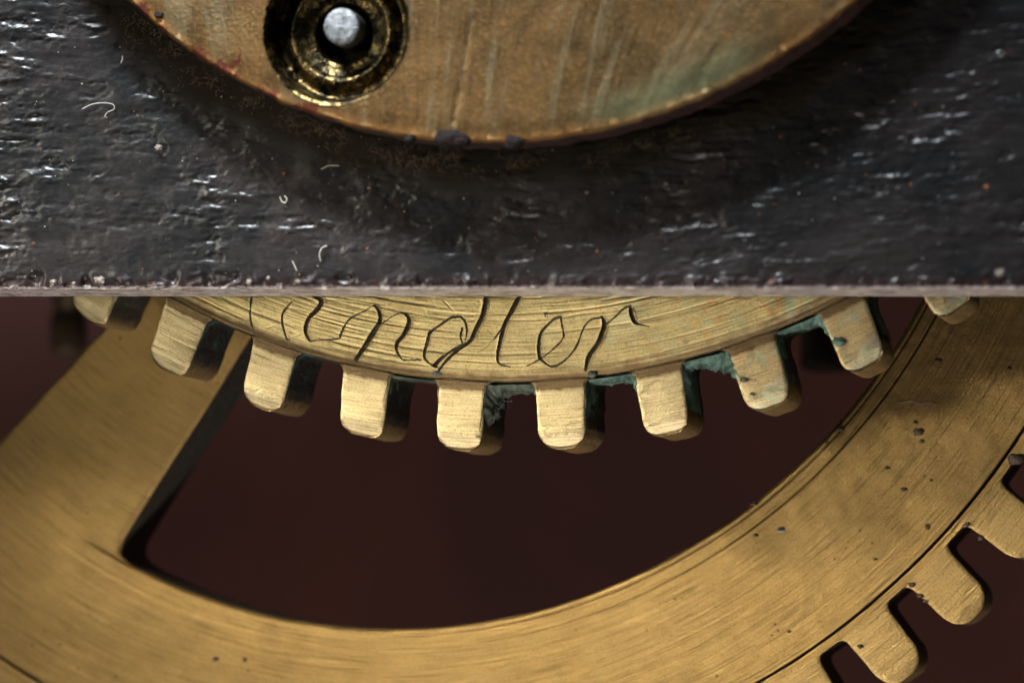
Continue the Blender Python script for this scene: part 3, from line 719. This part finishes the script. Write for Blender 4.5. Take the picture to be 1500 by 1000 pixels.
    # a long slanting crack and two scores
    for (p0, p1, p2, wd, dp) in [((664, 178), (674, 135), (690, 30), .03, .035), ((1010, 150), (1024, 118), (1050, 70), .03, .012), ((905, 90), (915, 50), (935, -20), .03, .008)]:
        L = [at(a_, b_, DISC_Y) for a_, b_ in (p0, p1, p2)]; L = [np.array([q[0]-DC[0], q[2]-DC[1]]) for q in L]
        for a_, b_ in zip(L[:-1], L[1:]):
            ab = b_-a_; tt = np.clip(((V2-a_)@ab)/(ab@ab), 0, 1); dd = np.linalg.norm(V2-a_-tt[:, None]*ab, axis=1)
            h -= dp*np.exp(-(dd/wd)**2)
    V = np.stack([V2[:, 0], DISC_Y-h, V2[:, 1]], -1)
    link('disc_face', mesh_from('disc_face', V, F, Md), root)
    rows = []
    for dr, dy in [(0, .02), (.035, .032), (.055, .06), (.06, .10), (.055, .25), (.045, .5), (.05, .87)]:
        q = ro+dr+.02*vnoise(to*30, to*0+dy*9, seed=8)*(dy > .05); rows.append(pol(q, to, DISC_Y+dy))
    FR = grid_faces(len(rows), NO, wrap=True); fm = np.repeat([0, 0, 1, 1, 1, 1], NO)
    link('disc_rim', mesh_from('disc_rim', np.concatenate(rows), FR, [Md, Mr], True, fm), root)
    # oil sink (bushing)
    t = NT('sink_brass'); X, Y, Z, r, a = polar_nodes(t)
    n1 = t.noise(t.obj, 4.5, 5, .7, .6); n2 = t.noise(t.obj, 16, 4, .7)
    up = t.ramp(n1, .36, .54)
    c = t.mix(up, (.20, .135, .05), (.010, .008, .004)); c = t.mix(t.ramp(n2, .46, .62, 0, .85), c, (.022, .018, .010))
    nb = t.bump(n1, .3, .06); nb = t.bump(n2, .3, .03, nb)
    Mk = t.out(c, t.ramp(n2, .35, .65, .20, .42), .95, nb)
    D = .03
    prof = [(1.085, -.002), (1.06, .006), (1.035, .035), (1.01, .10), (.985, .24), (.955, .38), (.90, .43), (.84, .40), (.79, .36), (.745, .31), (.70, .295), (.665, .32), (.62, .40), (.56, .44), (.50, .45), (.45, .46), (.425, .49), (.415, .6), (.41, 1.6)]
    me = lathe_mesh('oil_sink', prof[::-1], 180, Mk, .013, 17)
    s = link('oil_sink', me, root, (hx, DISC_Y, hz))
    # dark lumps on the lower rim
    Mb = plain('tar_lump', (.006, .005, .005), (.016, .011, .010), 6, .85, 0, .8, .06, .08)
    for (px, py, s_, q) in [(657, 203, .17, 1), (753, 208, .11, 2), (672, 206, .13, 3), (232, 22, .06, 4), (600, 203, .07, 5)]:
        p = at(px, py, DISC_Y); link('tar_lump', blob_mesh('tar_lump', s_, (1.25, .6, .85), Mb, q), root, (p[0]-DC[0], DISC_Y+.02, p[2]-DC[1]))
    # pivot pin
    pc = at(499.5, 38.5, DISC_Y+.06)
    Mp = NT('steel_pin'); X, Y, Z = Mp.sep(Mp.obj)
    q1 = Mp.noise(Mp.obj, 5, 6, .7, .5); q2 = Mp.noise(Mp.vec(Mp.math('MULTIPLY', X, 10), Y, Mp.math('MULTIPLY', Z, 18)), 1, 4, .7)
    c = Mp.mix(Mp.ramp(q1, .40, .62), (.17, .178, .185), (.075, .078, .082)); c = Mp.mix(Mp.ramp(q2, .58, .72, 0, .8), c, (.08, .08, .08))
    rr_ = Mp.math('SQRT', Mp.math('ADD', Mp.math('MULTIPLY', X, X), Mp.math('MULTIPLY', Z, Z)))
    nb = Mp.bump(q2, .5, .05); nb = Mp.bump(q1, .5, .08, nb)
    Mpp = Mp.out(c, .45, .75, nb)
    Msd = plain('steel_side', (.012, .011, .010), (.025, .021, .018), 8, .5, .2, .3, .02)
    prof = [(0, -.012), (.1, -.01), (.18, -.004), (.235, .004), (.256, .018), (.266, .05), (.268, .3), (.268, 2.5)]
    me = lathe_mesh('pivot_pin', prof, 96, [Mpp, Msd], .006, 31)
    me.polygons.foreach_set('material_index', np.repeat(np.array([0]*5+[1]*2, np.int32), 96)); me.update()
    pin = link('pivot_pin', me, None, (pc[0], DISC_Y+.06, pc[2]))
    tag(pin, 'round grey steel pivot pin standing in the dark hole of the brass disc', 'pin')
    return root
disc = build_disc()

# ------------------------------------------------------------------ blurred brass pillars behind everything
Mpil = plain('old_brass_pillar', (.16, .11, .05), (.08, .055, .03), 1.5, .5, .4, .3, .1)
for (px, Y, r_, top, bot, lab) in [(100, 9, .32, 380, 475, 'dim blurred brass pillar behind the left end of the gear, left of the broad spoke'),
                                   (1212, 8, .45, 380, 500, 'dim blurred brass stud behind the gap between the two rightmost gear teeth')]:
    p0 = at(px, top, Y); p1 = at(px, bot+45, Y); H = p0[2]-p1[2]
    prof = [(0, 0), (r_*.7, 0), (r_*.95, .06), (r_, .15), (r_, H*.4), (r_*.86, H*.42), (r_*.86, H*.5), (r_, H*.52), (r_, H)]
    th = np.linspace(0, 2*math.pi, 40, endpoint=False)
    V = np.concatenate([np.stack([q*np.cos(th), q*np.sin(th), np.full(40, z)], -1) for q, z in prof])
    o = link('brass_pillar', mesh_from('brass_pillar', V, grid_faces(len(prof), 40, wrap=True), Mpil), None, (p1[0], Y, p1[2]))
    tag(o, lab, 'pillar', 'blurred pillars behind the wheels')

# ------------------------------------------------------------------ fibres, lint and dust
def tube(pts, r, n=5, closed=False):
    P = np.array(pts); T = np.gradient(P, axis=0); T /= np.linalg.norm(T, axis=1)[:, None]+1e-9
    ref = np.array([.3, .9, .31]); A = np.cross(T, ref); A /= np.linalg.norm(A, axis=1)[:, None]+1e-9; B = np.cross(T, A)
    th = np.linspace(0, 2*math.pi, n, endpoint=False); rad = np.full(len(P), r); rad[-1] *= .3; rad[0] *= .4
    V = P[:, None]+rad[:, None, None]*(np.cos(th)[None, :, None]*A[:, None]+np.sin(th)[None, :, None]*B[:, None])
    return V.reshape(-1, 3), grid_faces(len(P), n, wrap=True)
def smooth_path(P, k=8):
    P = np.array(P, float); Q = []
    for i in range(len(P)-1):
        p0, p1, p2, p3 = P[max(i-1, 0)], P[i], P[i+1], P[min(i+2, len(P)-1)]
        for s in np.linspace(0, 1, k+1)[:-1]: Q.append(.5*((2*p1)+(-p0+p2)*s+(2*p0-5*p1+4*p2-p3)*s*s+(-p0+3*p1-3*p2+p3)*s**3))
    Q.append(P[-1]); return Q
Mfib = plain('pale_fibre', (.20, .19, .16), (.34, .31, .27), 8, .6, 0, .1, .01)
for pts, r_, lab in [
    ([(120,160),(135,153),(150,151),(165,153),(167,160),(157,165),(153,172)], .006, 'thin pale hooked fibre on the iron plate near the upper left'),
    ([(410,288),(413,295),(418,297),(420,291),(416,287)], .009, 'tiny pale ring-shaped fibre on the iron plate below the disc'),
    ([(479,360),(472,363),(468,372),(470,383)], .009, 'short pale bent fibre on the iron plate, above the first engraved strokes'),
    ([(428,382),(431,388),(435,397)], .008, 'short straight pale fibre on the iron plate close to its lower edge'),
    ([(470,248),(482,243),(497,243)], .006, 'pale fibre lying just under the brass disc beside the grime'),
    ([(177,93),(179,87),(179,82)], .008, 'small tan splinter standing on the iron plate at the upper left')]:
    V, F = tube(smooth_path([at(a, b, PLATE_Y-.045) for a, b in pts]), r_)
    o = link('fibre', mesh_from('fibre', V, F, Mfib)); tag(o, lab, 'fibre', 'fibres lying on the iron plate')
V, F = tube(smooth_path([at(a, b, WHEEL_Y-.02) for a, b in [(1315,591),(1335,588),(1348,592),(1360,590),(1372,594)]]), .004)
o = link('fibre', mesh_from('fibre', V, F, Mfib)); tag(o, 'fine pale fibre on the rim of the large wheel, above a dark oil speck', 'fibre')
V, F = tube(smooth_path([at(a, b, WHEEL_Y-.05) for a, b in [(1137,777),(1144,778),(1151,777)]]), .018)
o = link('fibre', mesh_from('fibre', V, F, Mfib)); tag(o, 'stubby pale fibre on the rim of the large wheel beside its inner edge', 'fibre')

def tuft(name, spots, m, parent, n_each, ln, r_, Y, seed):
    rg = np.random.default_rng(seed); VV, FF, off = [], [], 0
    for (px, py, sp) in spots:
        for k in range(n_each):
            p = at(px+rg.normal(0, sp), py+rg.normal(0, sp*.6), Y+rg.uniform(-.05, .05))
            d = rg.normal(0, 1, 3); d[1] *= .4; d /= np.linalg.norm(d); e = rg.normal(0, .5, 3)
            L = ln*rg.uniform(.4, 1.3); P = [p+d*L*s+e*L*s*s for s in np.linspace(0, 1, 5)]
            V, F = tube(P, r_, 3); VV.append(V); FF.append(F+off); off += len(V)
    o = link(name, mesh_from(name, np.concatenate(VV), np.concatenate(FF), m), parent); return o
Mfz = plain('brown_lint', (.05, .038, .016), (.12, .085, .035), 8, .8, 0, .1, .01)
spots = []
for k in range(60):
    a = random.uniform(-.75, .35); r_ = RD+.10+abs(random.gauss(0, .14))
    x, z = DC[0]+r_*math.sin(a), DC[1]-r_*math.cos(a)
    v = np.array([x, PLATE_Y-.15, z])-CAM; k_ = DIST/(v@_f); spots.append((750+100*(v@_r2)*k_, 500-100*(v@_u2)*k_, 9))
o = tuft('grime_lint', spots, Mfz, None, 16, .07, .0022, PLATE_Y-.13, 3); tag(o, 'brown oily lint caught along the foot of the brass disc', None, kind='stuff')
Mgl = plain('grey_green_lint', (.16, .19, .15), (.34, .38, .31), 8, .8, 0, .1, .01)
o = tuft('tooth_lint', [(733, 590, 6), (728, 575, 6), (745, 566, 10), (722, 610, 4), (905, 550, 7), (1045, 520, 8), (1180, 470, 8)], Mgl, gear, 60, .05, .003, .30, 5); o['kind'] = 'stuff'
o.matrix_parent_inverse = Matrix.Translation(-Vector(gear.location))

# dust: tiny pale and rusty grains on the plate
def grains(name, n, m, region, Yf, smin, smax, parent, seed):
    rg = np.random.default_rng(seed); VV, FF = [], []
    base = np.array([(1,0,0),(-1,0,0),(0,1,0),(0,-1,0),(0,0,1),(0,0,-1)], float)
    tri = np.array([(0,2,4),(2,1,4),(1,3,4),(3,0,4),(2,0,5),(1,2,5),(3,1,5),(0,3,5)])
    for k in range(n):
        p = at(rg.uniform(region[0], region[2]), rg.uniform(region[1], region[3]), Yf)
        s = smin+(smax-smin)*rg.random()**4
        V = base*s*rg.uniform(.5, 1.3, (6, 3)); VV.append(V+p); FF.append(tri+6*k)
    o = link(name, mesh_from(name, np.concatenate(VV), np.concatenate(FF), m, False), parent); o['kind'] = 'stuff'; return o
grains('dust', 700, Mfib, (-50, 60, 1550, 415), PLATE_Y-.03, .002, .014, plate, 1)
Mrd = plain('rust_grain', (.30, .11, .04), (.42, .17, .07), 8, .7, 0, .1, .01)
grains('rust_dust', 150, Mrd, (-50, 60, 1550, 418), PLATE_Y-.03, .002, .018, plate, 2)
# crusts stuck near the lower edge of the plate
Mcr = plain('pale_crust', (.05, .038, .03), (.17, .135, .11), 9, .6, 0, .8, .04)
for (px, py, s, q) in [(147, 410, .11, 1), (78, 412, .06, 2), (365, 413, .07, 3), (17, 421, .05, 4), (393, 407, .05, 5), (232, 216, .08, 6), (108, 415, .045, 7), (1465, 400, .10, 8), (860, 282, .04, 9), (437, 412, .05, 10)]:
    p = at(px, py, PLATE_Y-.06); link('crust_flake', blob_mesh('crust_flake', s*.62, (1.1, .35, .8), Mcr, q+40, .6, 3), plate, tuple(p))
